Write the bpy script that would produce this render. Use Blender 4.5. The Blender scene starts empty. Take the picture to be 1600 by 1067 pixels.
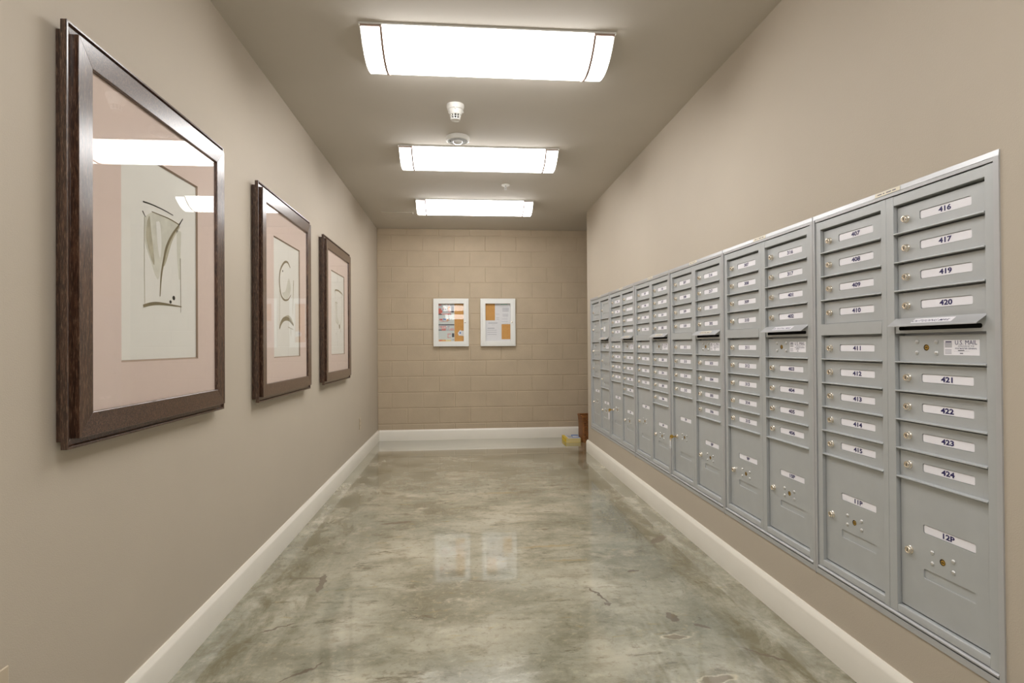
import bpy, bmesh, math, random
from mathutils import Vector, Matrix
from mathutils.geometry import tessellate_polygon

random.seed(7)
sc = bpy.context.scene
COL = sc.collection

# ------------------------------------------------------------------ camera
F_PX = 883.9
YAW, PITCH, ROLL = 0.0871, 0.0071, -0.0068
CAM_Z = 1.1982
sy, cy, sp, cp = math.sin(YAW), math.cos(YAW), math.sin(PITCH), math.cos(PITCH)
Fv = Vector((sy*cp, cy*cp, sp)); R0 = Vector((cy, -sy, 0)); U0 = Vector((-sp*sy, -sp*cy, cp))
cr, sr = math.cos(ROLL), math.sin(ROLL)
Rv = R0*cr + U0*sr; Uv = U0*cr - R0*sr
cam_d = bpy.data.cameras.new('camera'); cam_d.sensor_width = 36; cam_d.lens = F_PX*36/1600
cam_d.clip_start = .02
cam = bpy.data.objects.new('camera', cam_d); COL.objects.link(cam)
cam.matrix_world = Matrix(((Rv.x, Uv.x, -Fv.x, 0), (Rv.y, Uv.y, -Fv.y, 0), (Rv.z, Uv.z, -Fv.z, CAM_Z), (0, 0, 0, 1)))
sc.camera = cam

# ------------------------------------------------------------------ world, exposure
w = bpy.data.worlds.new('world'); sc.world = w; w.use_nodes = True
w.node_tree.nodes['Background'].inputs[0].default_value = (.8, .78, .74, 1)
w.node_tree.nodes['Background'].inputs[1].default_value = .05
sc.view_settings.view_transform = 'Standard'; sc.view_settings.look = 'None'
sc.view_settings.gamma = 1; sc.view_settings.use_curve_mapping = False
sc.view_settings.exposure = 1.02
LAMP = 6.5            # emission strength of the lamp diffusers

# ------------------------------------------------------------------ dimensions
WL, WR, HC = -1.0773, 1.3985, 2.6982
YB, YE, YF = 7.3055, 6.265, -3.6
XA = 2.75             # alcove behind the right wall
HB, TB = .1347, .0201

# ------------------------------------------------------------------ materials
def srgb(r, g, b):
    return tuple(((c/255)/12.92 if c/255 <= .04045 else ((c/255+.055)/1.055)**2.4) for c in (r, g, b)) + (1,)

class NT:
    def __init__(s, name):
        s.m = bpy.data.materials.new(name); s.m.use_nodes = True
        s.t = s.m.node_tree; s.n = s.t.nodes; s.b = s.n['Principled BSDF']; s.out = s.n['Material Output']
    def node(s, kind, **kw):
        n = s.n.new(kind)
        for k, v in kw.items():
            if k in n.inputs.keys() if isinstance(k, str) else False: n.inputs[k].default_value = v
            else: setattr(n, k, v)
        return n
    def link(s, a, b): s.t.links.new(a, b)
    def coords(s, scale=(1, 1, 1), kind='Object'):
        tc = s.n.new('ShaderNodeTexCoord'); mp = s.n.new('ShaderNodeMapping')
        mp.inputs['Scale'].default_value = scale; s.link(tc.outputs[kind], mp.inputs[0]); return mp.outputs[0]
    def noise(s, vec, scale, detail=4, rough=.55, dist=0.):
        n = s.n.new('ShaderNodeTexNoise'); n.inputs['Scale'].default_value = scale
        n.inputs['Detail'].default_value = detail; n.inputs['Roughness'].default_value = rough
        n.inputs['Distortion'].default_value = dist
        s.link(vec, n.inputs['Vector']); return n.outputs['Fac']
    def ramp(s, fac, stops, interp='LINEAR'):
        r = s.n.new('ShaderNodeValToRGB'); r.color_ramp.interpolation = interp
        e = r.color_ramp.elements
        while len(e) < len(stops): e.new(.5)
        for el, (p, c) in zip(e, stops): el.position = p; el.color = c if len(c) == 4 else (*c, 1)
        s.link(fac, r.inputs[0]); return r.outputs[0]
    def mix(s, fac, a, b, mode='MIX'):
        m = s.n.new('ShaderNodeMix'); m.data_type = 'RGBA'; m.blend_type = mode
        for i, v in ((0, fac), (6, a), (7, b)):
            if hasattr(v, 'links') or hasattr(v, 'is_linked'): s.link(v, m.inputs[i])
            else: m.inputs[i].default_value = v
        return m.outputs[2]
    def math(s, op, a, b=0., clamp=False):
        m = s.n.new('ShaderNodeMath'); m.operation = op; m.use_clamp = clamp
        for i, v in enumerate((a, b)):
            if hasattr(v, 'is_linked'): s.link(v, m.inputs[i])
            else: m.inputs[i].default_value = v
        return m.outputs[0]
    def bump(s, h, strength, dist=.01):
        b = s.n.new('ShaderNodeBump'); b.inputs['Strength'].default_value = strength
        b.inputs['Distance'].default_value = dist; s.link(h, b.inputs['Height'])
        s.link(b.outputs[0], s.b.inputs['Normal'])

def simple(name, col, rough=.5, metal=0., var=.04, vscale=9, bump=0., bscale=200, spec=.5, coat=0.):
    k = NT(name); v = k.coords()
    nz = k.noise(v, vscale, 3)
    lo = tuple(c*(1-var) for c in col[:3]) + (1,); hi = tuple(min(1, c*(1+var)) for c in col[:3]) + (1,)
    k.link(k.ramp(nz, [(.3, lo), (.7, hi)]), k.b.inputs['Base Color'])
    k.b.inputs['Roughness'].default_value = rough; k.b.inputs['Metallic'].default_value = metal
    k.b.inputs['Specular IOR Level'].default_value = spec; k.b.inputs['Coat Weight'].default_value = coat
    if bump: k.bump(k.noise(v, bscale, 2), bump, .002)
    return k.m

WALLC = srgb(195, 184, 168)
M = {}
M['wall'] = simple('tan_wall_paint', WALLC, .62, var=.015, vscale=2.5, bump=.25, bscale=260, spec=.3)
M['ceiling'] = simple('ceiling_paint', srgb(204, 197, 187), .8, var=.02, vscale=2, bump=.15, bscale=180, spec=.2)
M['block'] = simple('painted_block', srgb(190, 173, 149), .6, var=.05, vscale=5, bump=.6, bscale=90, spec=.3)
M['base'] = simple('baseboard_paint', srgb(240, 235, 224), .38, var=.015, vscale=6)
M['steel'] = simple('silver_powder_coat', srgb(191, 194, 195), .40, metal=.25, var=.025, vscale=12, bump=.08, bscale=600)
M['trimsteel'] = simple('aluminium_trim', srgb(196, 197, 199), .33, metal=.35, var=.02, vscale=15)
M['slotdark'] = simple('dark_slot', srgb(16, 15, 16), .8)
M['nickel'] = simple('nickel_lock', srgb(232, 222, 206), .25, metal=.85, var=.1, vscale=80)
M['brass'] = simple('brass', srgb(206, 166, 80), .3, metal=.9, var=.1, vscale=80)
M['rivet'] = simple('bright_rivet', srgb(215, 214, 212), .3, metal=.7)
M['card'] = simple('label_card', srgb(249, 247, 252), .5, var=.01)
M['ink'] = simple('navy_ink', srgb(38, 30, 92), .5)
M['smudge'] = simple('grey_print', srgb(118, 116, 128), .6)
M['tape'] = simple('label_tape', srgb(236, 228, 206), .5, var=.02)
M['white'] = simple('white_enamel', srgb(240, 240, 236), .35, var=.01)
M['plastic'] = simple('white_plastic', srgb(228, 226, 220), .4, var=.01)
M['lens'] = simple('sensor_lens', srgb(235, 236, 238), .12, var=.01, coat=.6)
M['almond'] = simple('painted_plate', srgb(200, 185, 162), .45, var=.01)
M['mat'] = simple('pink_mat_board', srgb(222, 203, 192), .9, var=.012, vscale=30, bump=.1, bscale=400, spec=.15)
M['bevel'] = simple('mat_bevel', srgb(150, 128, 108), .7)
M['paper'] = simple('art_paper', srgb(232, 230, 222), .9, var=.012, vscale=14, spec=.15)
M['wash'] = simple('olive_wash', srgb(212, 210, 196), .9, var=.1, vscale=16, spec=.15)
M['wash2'] = simple('olive_wash_dark', srgb(184, 178, 156), .9, var=.2, vscale=20, spec=.15)
M['stroke'] = simple('brown_ink_stroke', srgb(132, 122, 96), .9, var=.15, vscale=30, spec=.15)
M['black'] = simple('black_ink', srgb(44, 42, 38), .9, spec=.15)
M['sheet'] = simple('printed_sheet', srgb(226, 226, 228), .7, var=.01)
M['print'] = simple('light_print', srgb(176, 178, 184), .7)
M['pgreen'] = simple('print_teal', srgb(150, 205, 196), .7)
M['pred'] = simple('print_coral', srgb(206, 112, 100), .7, var=.2, vscale=60)
M['pdark'] = simple('print_charcoal', srgb(82, 84, 92), .7, var=.3, vscale=60)
M['pgrey'] = simple('print_grey', srgb(190, 192, 194), .7, var=.2, vscale=50)
M['pink'] = simple('print_pink', srgb(214, 170, 168), .7, var=.2, vscale=50)
M['porange'] = simple('print_orange', srgb(222, 168, 110), .7, var=.15, vscale=50)
M['pblue'] = simple('print_blue', srgb(84, 132, 196), .6)
M['poster'] = simple('poster_paper', srgb(205, 212, 208), .6, var=.02)
M['yellow'] = simple('yellow_spine', srgb(232, 200, 30), .5)
M['pages'] = simple('book_page_edges', srgb(226, 208, 148), .8, var=.05, vscale=60)
M['cover'] = simple('book_cover', srgb(216, 216, 218), .4, var=.02)
M['wicker_dark'] = simple('basket_inside', srgb(60, 34, 18), .8)

def cork():
    k = NT('cork'); v = k.coords()
    c = k.ramp(k.noise(v, 260, 3), [(.35, srgb(196, 142, 76)), (.65, srgb(222, 172, 104))])
    k.link(c, k.b.inputs['Base Color']); k.b.inputs['Roughness'].default_value = .85; return k.m
M['cork'] = cork()

def lamp_mat():
    k = NT('lamp_diffuser')
    k.b.inputs['Base Color'].default_value = (.9, .9, .88, 1); k.b.inputs['Roughness'].default_value = .4
    v = k.coords(); c = k.ramp(k.noise(v, 3, 1), [(0, (1, .985, .975, 1)), (1, (1, .99, .985, 1))])
    k.link(c, k.b.inputs['Emission Color']); k.b.inputs['Emission Strength'].default_value = LAMP
    return k.m
M['lamp'] = lamp_mat()

def glass():
    k = NT('clear_glass'); k.n.remove(k.b)
    tr = k.n.new('ShaderNodeBsdfTransparent'); gl = k.n.new('ShaderNodeBsdfGlossy')
    v = k.coords(); r = k.ramp(k.noise(v, 2, 1), [(0, (.004,)*3), (1, (.008,)*3)])
    k.link(r, gl.inputs['Roughness'])
    fr = k.n.new('ShaderNodeFresnel'); fr.inputs['IOR'].default_value = 1.5
    geo = k.n.new('ShaderNodeNewGeometry')      # the pane reflects at its outer surface
    fac = k.math('MULTIPLY', fr.outputs[0], k.math('SUBTRACT', 1., geo.outputs['Backfacing']))
    mx = k.n.new('ShaderNodeMixShader'); k.link(fac, mx.inputs[0])
    k.link(tr.outputs[0], mx.inputs[1]); k.link(gl.outputs[0], mx.inputs[2]); k.link(mx.outputs[0], k.out.inputs[0])
    return k.m
M['glass'] = glass()
def clear_plastic():
    k = NT('clear_plastic'); v = k.coords()
    c = k.ramp(k.noise(v, 60, 1), [(0, (.8, .82, .84, 1)), (1, (.9, .92, .94, 1))]); k.link(c, k.b.inputs['Base Color'])
    k.b.inputs['Alpha'].default_value = .35; k.b.inputs['Roughness'].default_value = .15; return k.m
M['clear'] = clear_plastic()

def wood(name, axis):
    k = NT(name)
    sc_ = [18, 18, 18]; sc_[axis] = 1.6
    v = k.coords(tuple(sc_)); f = k.noise(v, 9, 6, .7, .4)
    v2 = k.coords(tuple(s*1.0 for s in sc_)); g = k.noise(v2, 26, 3, .6)
    c = k.ramp(f, [(.34, srgb(36, 20, 13)), (.5, srgb(66, 41, 29)), (.66, srgb(100, 70, 52))])
    c2 = k.mix(k.ramp(g, [(.54, (0, 0, 0, 1)), (.66, (.5, .5, .5, 1))]), c, srgb(158, 128, 104))
    k.link(c2, k.b.inputs['Base Color'])
    k.b.inputs['Roughness'].default_value = .34; k.b.inputs['Coat Weight'].default_value = .8
    k.b.inputs['Coat Roughness'].default_value = .22; k.b.inputs['Specular IOR Level'].default_value = .45
    k.bump(g, .12, .001); return k.m
M['woodh'] = wood('espresso_wood_rail', 1)
M['woodv'] = wood('espresso_wood_stile', 2)

def basket():
    k = NT('woven_basket'); v = k.coords()
    wv = k.n.new('ShaderNodeTexWave'); wv.inputs['Scale'].default_value = 22; wv.bands_direction = 'Z'
    wv.inputs['Distortion'].default_value = 4; k.link(v, wv.inputs[0])
    n = k.noise(v, 45, 4, .7)
    f = k.math('ADD', k.math('MULTIPLY', wv.outputs['Fac'], .4), k.math('MULTIPLY', n, .6))
    c = k.ramp(f, [(.36, srgb(40, 20, 10)), (.5, srgb(124, 66, 26)), (.62, srgb(186, 122, 54))])
    k.link(c, k.b.inputs['Base Color']); k.b.inputs['Roughness'].default_value = .55; k.bump(f, .8, .006); return k.m
M['basket'] = basket()

def floor_mat():
    k = NT('stained_polished_concrete'); v = k.coords()
    big = k.noise(k.coords((1.0, 1.35, 1)), 1.5, 4, .5, .25)
    mid = k.noise(k.coords((1.0, 1.8, 1)), 3.6, 9, .68, .35)
    st = k.noise(k.coords((1.2, 3.6, 1)), 2.6, 9, .72, .3)
    st2 = k.noise(k.coords((2.6, 1.0, 1)), 3.0, 9, .72, .4)
    fine = k.noise(v, 26, 7, .75, .2)
    c = k.ramp(big, [(.34, srgb(138, 136, 116)), (.46, srgb(166, 164, 145)), (.56, srgb(184, 180, 160)), (.68, srgb(210, 204, 184))])
    c = k.mix(k.ramp(mid, [(.34, (.75,)*3), (.50, (0,)*3)]), c, srgb(128, 124, 102))
    c = k.mix(k.ramp(mid, [(.54, (0,)*3), (.68, (.75,)*3)]), c, srgb(208, 202, 182))
    c = k.mix(k.ramp(st, [(.34, (.8,)*3), (.42, (0,)*3)]), c, srgb(108, 98, 76))
    c = k.mix(k.ramp(st2, [(.58, (0,)*3), (.72, (.5,)*3)]), c, srgb(200, 192, 164))
    c = k.mix(k.ramp(k.noise(v, 1.0, 3), [(.48, (0,)*3), (.62, (.35,)*3)]), c, srgb(150, 156, 142))
    och = k.math('MULTIPLY', k.ramp(k.noise(k.coords((1.2, 4.0, 1)), 4.5, 8, .72, .4), [(.60, (0,)*3), (.68, (1,)*3)]), .5)
    c = k.mix(och, c, srgb(172, 154, 98))
    # a few fine trowel lines
    tl = k.ramp(k.noise(k.coords((1.6, 5, 1)), 1.7, 4, .5, 1.2), [(.490, (0,)*3), (.498, (.7,)*3), (.502, (.7,)*3), (.508, (0,)*3)])
    tl2 = k.math('MULTIPLY', tl, k.ramp(k.noise(v, 2.6, 5, .7), [(.54, (0,)*3), (.60, (1,)*3)]))
    c = k.mix(tl2, c, srgb(94, 88, 74))
    c = k.mix(k.ramp(fine, [(.34, (.5,)*3), (.46, (0,)*3)]), c, srgb(108, 100, 76))
    c = k.mix(k.ramp(fine, [(.54, (0,)*3), (.68, (.4,)*3)]), c, srgb(214, 206, 176))
    # darker, greener worn strip of stain along both baseboards
    sep = k.n.new('ShaderNodeSeparateXYZ'); k.link(v, sep.inputs[0])
    ax = k.math('ABSOLUTE', k.math('SUBTRACT', sep.outputs[0], .16))
    ax = k.math('ADD', ax, k.math('MULTIPLY', k.math('SUBTRACT', mid, .5), 1.1))
    e = k.ramp(ax, [(.74, (0,)*3), (1.12, (.8,)*3)])
    c = k.mix(k.math('MULTIPLY', e, k.ramp(st2, [(.42, (1,)*3), (.58, (.12,)*3)])), c, srgb(104, 98, 66))
    # chips and scrapes at their own places: (x, y, rx, ry, angle, kind)
    wob = k.n.new('ShaderNodeVectorMath'); wob.operation = 'ADD'
    nn = k.n.new('ShaderNodeTexNoise'); nn.inputs['Scale'].default_value = 24; nn.inputs['Detail'].default_value = 3; k.link(v, nn.inputs['Vector'])
    off = k.n.new('ShaderNodeVectorMath'); off.operation = 'MULTIPLY_ADD'
    k.link(nn.outputs['Color'], off.inputs[0]); off.inputs[1].default_value = (.05, .05, 0); off.inputs[2].default_value = (-.025, -.025, 0)
    k.link(v, wob.inputs[0]); k.link(off.outputs[0], wob.inputs[1])
    for x, y, rx, ry, a, kind in [(.913, 2.42, .026, .05, .3, 0), (1.01, 2.335, .045, .012, -.6, 0), (.86, 2.26, .07, .022, -.15, 1),
                                  (.895, 2.94, .035, .015, 0, 0), (.90, 1.96, .085, .03, .1, 1), (.64, 2.68, .008, .10, .35, 0),
                                  (.66, 2.58, .012, .02, 0, 0), (.72, 1.92, .06, .02, .2, 1), (-.60, 2.15, .10, .008, .7, 0), (-.80, 2.5, .09, .006, .5, 0),
                                  (-.72, 2.95, .016, .13, .1, 0), (1.15, 2.1, .12, .007, -.75, 0), (1.2, 3.4, .10, .03, .8, 0), (-.45, 3.9, .12, .02, .2, 0),
                                  (.50, 3.35, .22, .02, .05, 2), (.58, 3.12, .16, .014, -.1, 2), (.3, 4.6, .2, .03, 0, 2)]:
        mp = k.n.new('ShaderNodeMapping'); mp.vector_type = 'TEXTURE'
        mp.inputs['Location'].default_value = (x, y, 0); mp.inputs['Rotation'].default_value = (0, 0, a)
        mp.inputs['Scale'].default_value = (rx, ry, 1); k.link(wob.outputs[0], mp.inputs[0])
        ln = k.n.new('ShaderNodeVectorMath'); ln.operation = 'LENGTH'; k.link(mp.outputs[0], ln.inputs[0])
        if kind == 0: c = k.mix(k.ramp(ln.outputs['Value'], [(.8, (.85,)*3), (1, (0,)*3)]), c, srgb(112, 100, 84))
        elif kind == 1:
            c = k.mix(k.ramp(ln.outputs['Value'], [(.6, (.75,)*3), (.8, (0,)*3)]), c, srgb(140, 126, 104))
            c = k.mix(k.ramp(ln.outputs['Value'], [(.7, (0,)*3), (.85, (.9,)*3), (1, (0,)*3)]), c, srgb(214, 204, 178))
        else: c = k.mix(k.ramp(ln.outputs['Value'], [(.4, (.6,)*3), (1, (0,)*3)]), c, srgb(178, 158, 112))
    k.link(c, k.b.inputs['Base Color'])
    k.link(k.ramp(mid, [(.3, (.10,)*3), (.7, (.20,)*3)]), k.b.inputs['Roughness'])
    k.b.inputs['Coat Weight'].default_value = 1.; k.b.inputs['Coat Roughness'].default_value = .035; k.b.inputs['Coat IOR'].default_value = 1.55
    k.bump(k.math('ADD', mid, k.math('MULTIPLY', k.noise(v, 7, 3), .4)), .07, .01)
    return k.m
M['floor'] = floor_mat()

# ------------------------------------------------------------------ mesh helpers
class MB:
    """collects geometry in local space; build() links it as ONE mesh object"""
    def __init__(s): s.v = []; s.f = []; s.mi = []; s.mats = []
    def m(s, mat):
        if mat not in s.mats: s.mats.append(mat)
        return s.mats.index(mat)
    def add(s, vs, fs, mat):
        o = len(s.v); i = s.m(mat); s.v += [tuple(v) for v in vs]
        for f in fs: s.f.append(tuple(o+a for a in f)); s.mi.append(i)
    def box(s, x0, x1, y0, y1, z0, z1, mat, taper=0):
        if x0 > x1: x0, x1 = x1, x0
        if y0 > y1: y0, y1 = y1, y0
        if z0 > z1: z0, z1 = z1, z0
        s.add([(x0, y0, z0), (x1, y0, z0), (x1, y1, z0), (x0, y1, z0), (x0, y0, z1), (x1, y0, z1), (x1, y1, z1), (x0, y1, z1)],
              [(0, 3, 2, 1), (4, 5, 6, 7), (0, 1, 5, 4), (1, 2, 6, 5), (2, 3, 7, 6), (3, 0, 4, 7)], mat)
    def prism(s, prof, frame, L0, L1, mat):
        """prof: list of 2D points; frame(a,b,l)->xyz ; extruded l from L0 to L1"""
        n = len(prof); vs = [frame(a, b, L0) for a, b in prof] + [frame(a, b, L1) for a, b in prof]
        fs = [(i, (i+1) % n, n+(i+1) % n, n+i) for i in range(n)] + [tuple(range(n-1, -1, -1)), tuple(range(n, 2*n))]
        s.add(vs, fs, mat)
    def lathe(s, c, axis, prof, mat, n=24):
        """prof: (radius, distance along axis) ; axis a unit vector"""
        ax = Vector(axis); t = Vector((0, 0, 1)) if abs(ax.z) < .9 else Vector((1, 0, 0))
        e1 = ax.cross(t).normalized(); e2 = ax.cross(e1); c = Vector(c); vs = []
        for r, h in prof:
            for i in range(n):
                a = 2*math.pi*i/n; vs.append(c+ax*h+e1*(r*math.cos(a))+e2*(r*math.sin(a)))
        fs = []
        for j in range(len(prof)-1):
            for i in range(n): fs.append((j*n+i, j*n+(i+1) % n, (j+1)*n+(i+1) % n, (j+1)*n+i))
        fs.append(tuple(range(n-1, -1, -1))); fs.append(tuple((len(prof)-1)*n+i for i in range(n)))
        s.add(vs, fs, mat)
    def torus(s, c, axis, R, r, mat, n=20, k=8):
        ax = Vector(axis).normalized(); t = Vector((0, 0, 1)) if abs(ax.z) < .9 else Vector((1, 0, 0))
        e1 = ax.cross(t).normalized(); e2 = ax.cross(e1); c = Vector(c); vs = []; fs = []
        for i in range(n):
            a = 2*math.pi*i/n; d = e1*math.cos(a)+e2*math.sin(a)
            for j in range(k):
                b = 2*math.pi*j/k; vs.append(c+d*(R+r*math.cos(b))+ax*(r*math.sin(b)))
        for i in range(n):
            for j in range(k): fs.append((i*k+j, ((i+1) % n)*k+j, ((i+1) % n)*k+(j+1) % k, i*k+(j+1) % k))
        s.add(vs, fs, mat)
    def text(s, tm, frame, mat):
        vs, fs = tm; s.add([frame(x, y) for x, y in vs], fs, mat)
    def build(s, name, parent=None, smooth=35, bevel=0, seg=2):
        me = bpy.data.meshes.new(name); me.from_pydata(s.v, [], s.f)
        for m in s.mats: me.materials.append(M[m])
        me.polygons.foreach_set('material_index', s.mi); me.validate(); 
        bm = bmesh.new(); bm.from_mesh(me); bmesh.ops.recalc_face_normals(bm, faces=bm.faces) if bevel != -1 else None
        bm.to_mesh(me); bm.free()
        if smooth:
            me.polygons.foreach_set('use_smooth', [True]*len(me.polygons)); me.set_sharp_from_angle(angle=math.radians(smooth))
        o = bpy.data.objects.new(name, me); COL.objects.link(o)
        if parent: o.parent = parent
        if bevel > 0:
            b = o.modifiers.new('bevel', 'BEVEL'); b.width = bevel; b.segments = seg; b.limit_method = 'ANGLE'; b.angle_limit = math.radians(50)
        return o

def tag(o, label, cat=None, group=None, kind=None):
    if label: o['label'] = label
    if cat: o['category'] = cat
    if group: o['group'] = group
    if kind: o['kind'] = kind
    return o
def empty(name, loc, rz=0, label=None, cat=None, group=None):
    o = bpy.data.objects.new(name, None); COL.objects.link(o); o.location = loc; o.rotation_euler = (0, 0, rz)
    o.empty_display_size = .1
    return tag(o, label, cat, group)
def struct(o, label=None): return tag(o, label, None, None, 'structure')

_tc = {}
def tmesh(txt, size, bold=.0, shear=0., sx=1.):
    """flat centred lettering as (verts2d, faces)"""
    key = (txt, size, bold, shear, sx)
    if key in _tc: return _tc[key]
    cu = bpy.data.curves.new('lettering', 'FONT'); cu.body = txt; cu.size = 1; cu.offset = bold; cu.shear = shear
    cu.resolution_u = 3; cu.fill_mode = 'FRONT'; cu.align_x = 'LEFT'
    o = bpy.data.objects.new('lettering', cu); COL.objects.link(o)
    dg = bpy.context.evaluated_depsgraph_get(); dg.update()
    me = bpy.data.meshes.new_from_object(o.evaluated_get(dg))
    vs = [(v.co.x, v.co.y) for v in me.vertices]; fs = [tuple(p.vertices) for p in me.polygons]
    bpy.data.objects.remove(o); bpy.data.curves.remove(cu); bpy.data.meshes.remove(me)
    x0, x1 = min(v[0] for v in vs), max(v[0] for v in vs); y0, y1 = min(v[1] for v in vs), max(v[1] for v in vs)
    k = size/(y1-y0)                                  # size = cap height in metres
    r = ([((x-(x0+x1)/2)*k*sx, (y-(y0+y1)/2)*k) for x, y in vs], fs)
    _tc[key] = r; return r

def rrect(cx, cz, w_, h, r, n=5):
    pts = []
    for sx_, sz_, a0 in ((1, 1, 0), (-1, 1, 90), (-1, -1, 180), (1, -1, 270)):
        for i in range(n+1):
            a = math.radians(a0+90*i/n)
            pts.append((cx+sx_*(w_/2-r)+r*math.cos(a), cz+sz_*(h/2-r)+r*math.sin(a)))
    return pts

def plate(mb, x0, x1, z0, z1, yf, yb, mat, holes=(), hd=.004):
    """upright plate with its front at y=yf, back at yb, with recessed pockets (lists of xz points)"""
    outer = [(x0, z0), (x1, z0), (x1, z1), (x0, z1)]
    loops = [outer] + [list(h) for h in holes]
    flat = [p for l in loops for p in l]
    tris = tessellate_polygon([[Vector((a, b, 0)) for a, b in l] for l in loops])
    mb.add([(a, yf, b) for a, b in flat], tris, mat)
    for h in holes:
        n = len(h)
        mb.add([(a, yf, b) for a, b in h]+[(a, yf+hd, b) for a, b in h], [(i, (i+1) % n, n+(i+1) % n, n+i) for i in range(n)]+[tuple(range(n, 2*n))], mat)
    vs = [(a, yf, b) for a, b in outer]+[(a, yb, b) for a, b in outer]
    mb.add(vs, [(i, (i+1) % 4, 4+(i+1) % 4, 4+i) for i in range(4)]+[(7, 6, 5, 4)], mat)

def weld(o, d=.00005):
    bm = bmesh.new(); bm.from_mesh(o.data); bmesh.ops.remove_doubles(bm, verts=bm.verts, dist=d)
    bmesh.ops.recalc_face_normals(bm, faces=bm.faces); bm.to_mesh(o.data); bm.free(); return o

# ------------------------------------------------------------------ the room
mb = MB(); mb.box(WL-.15, XA, YF, YB+.15, -.12, 0, 'floor'); struct(mb.build('floor', smooth=0))
mb = MB(); mb.box(WL-.15, XA, YF, YB+.15, HC, HC+.12, 'ceiling'); struct(mb.build('ceiling', smooth=0))
mb = MB(); mb.box(WL-.15, WL, YF, YB+.15, 0, HC, 'wall'); struct(mb.build('wall_left', smooth=0))
mb = MB(); mb.box(WL, WR+.3, YF-.12, YF, 0, HC, 'wall'); struct(mb.build('wall_front', smooth=0))
mb = MB(); mb.box(XA, XA+.12, YE-.2, YB+.15, 0, HC, 'wall'); struct(mb.build('wall_alcove', smooth=0))
mb = MB(); mb.box(WR+.3, XA, YE-.2, YE, 0, HC, 'wall'); struct(mb.build('wall_return', smooth=0))
# right wall with the opening that holds the mailboxes, and a rounded end corner
MY0, MU, MZ0, MZ1 = 1.3545, .788, .2925, 1.7017
MY1 = MY0+6*MU
mb = MB()
a0, a1, z0, z1 = MY0+.006, MY1-.006, MZ0+.006, MZ1-.006
mb.box(WR, WR+.3, YF, a0, 0, HC, 'wall'); mb.box(WR, WR+.3, a0, a1, 0, z0, 'wall')
mb.box(WR, WR+.3, a0, a1, z1, HC, 'wall'); mb.box(WR+.12, WR+.3, a0, a1, z0, z1, 'wall')
r = .012
prof = [(WR+.3, a1), (WR, a1)]+[(WR+r-r*math.cos(t), YE-r+r*math.sin(t)) for t in [math.pi/2*i/6 for i in range(7)]]+[(WR+.3, YE)]
mb.prism(prof, lambda a, b, l: (a, b, l), 0, HC, 'wall')
struct(mb.build('wall_right', smooth=40))

# back wall of painted concrete blocks: shallow chamfered faces on a mortar bed
mb = MB(); mb.box(WL, XA, YB+.0, YB+.15, 0, HC, 'block')
BH, BW = .2003, .4006
for k in range(-2, 13):
    zc0 = .2075+BH*k; zc1 = zc0+BH
    x = -.7047-BW*2+(0 if k % 2 == 0 else -.2003)
    while x < XA:
        jit = random.uniform(-.0006, .0006); j = .0045; ch = .004
        gx = random.choice((.0012, .0035, .0035, .002))
        X0, X1, Z0, Z1 = max(x+gx, WL), min(x+BW-gx, XA), max(zc0+j, 0), min(zc1-j, HC)
        x += BW
        if X1-X0 < .02 or Z1-Z0 < .02: continue
        yo = YB-.0042+jit
        mb.add([(X0, YB, Z0), (X1, YB, Z0), (X1, YB, Z1), (X0, YB, Z1), (X0+ch, yo, Z0+ch), (X1-ch, yo, Z0+ch), (X1-ch, yo, Z1-ch), (X0+ch, yo, Z1-ch)],
               [(4, 5, 6, 7), (0, 1, 5, 4), (1, 2, 6, 5), (2, 3, 7, 6), (3, 0, 4, 7)], 'block')
struct(mb.build('wall_back', smooth=0))

# baseboards: flat face, eased top
bp = [(0, 0), (TB, 0), (TB, HB-.024), (TB-.003, HB-.016), (TB-.011, HB-.005), (TB-.014, HB), (0, HB)]
mb = MB(); mb.prism(bp, lambda a, b, l: (WL+a, l, b), YF, YB-.003, 'base'); struct(mb.build('baseboard_left', smooth=25))
mb = MB(); mb.prism(bp, lambda a, b, l: (WR-a, l, b), YF, YE+.012, 'base'); mb.prism(bp, lambda a, b, l: (l, YE+a, b), WR-.012, WR+.3, 'base')
struct(mb.build('baseboard_right', smooth=25))
mb = MB(); mb.prism(bp, lambda a, b, l: (l, YB-.003-a, b), WL+TB-.001, XA, 'base'); struct(mb.build('baseboard_back', smooth=25))
mb = MB(); mb.prism(bp, lambda a, b, l: (l, YF+a, b), WL+TB, WR-TB, 'base'); struct(mb.build('baseboard_front', smooth=25))

# ------------------------------------------------------------------ mailbox units
FY = .0133            # door plane behind the trim plane
LS = dict(w=.180, h=.027, r=.006)
ZL = [1.6405, 1.548, 1.4555, 1.3635, 1.2715, 1.2265, 1.1355, 1.0435, .9515, .8595, .7675, .357]

def number_label(parent, cx, cz, txt, y=FY, name='number_label'):
    mb = MB(); pts = rrect(cx, cz, LS['w']-.003, LS['h']-.003, .005)
    n = len(pts); yc = y+.0022
    mb.add([(a, yc, b) for a, b in pts]+[(a, yc+.0007, b) for a, b in pts], [tuple(range(n))]+[(i, n+i, n+(i+1) % n, (i+1) % n) for i in range(n)], 'card')
    if txt == '#':
        for i, dx in enumerate((-.013, -.003, .007)): mb.box(cx+dx, cx+dx+.0065, yc-.0004, yc, cz-.006, cz+.006, 'ink')
    elif txt:
        mb.text(tmesh(txt, .0162, bold=.036, sx=1.4), lambda a, b: (cx+a, yc-.0004, cz+b), 'ink')
    return mb.build(name, parent, smooth=0)

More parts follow.
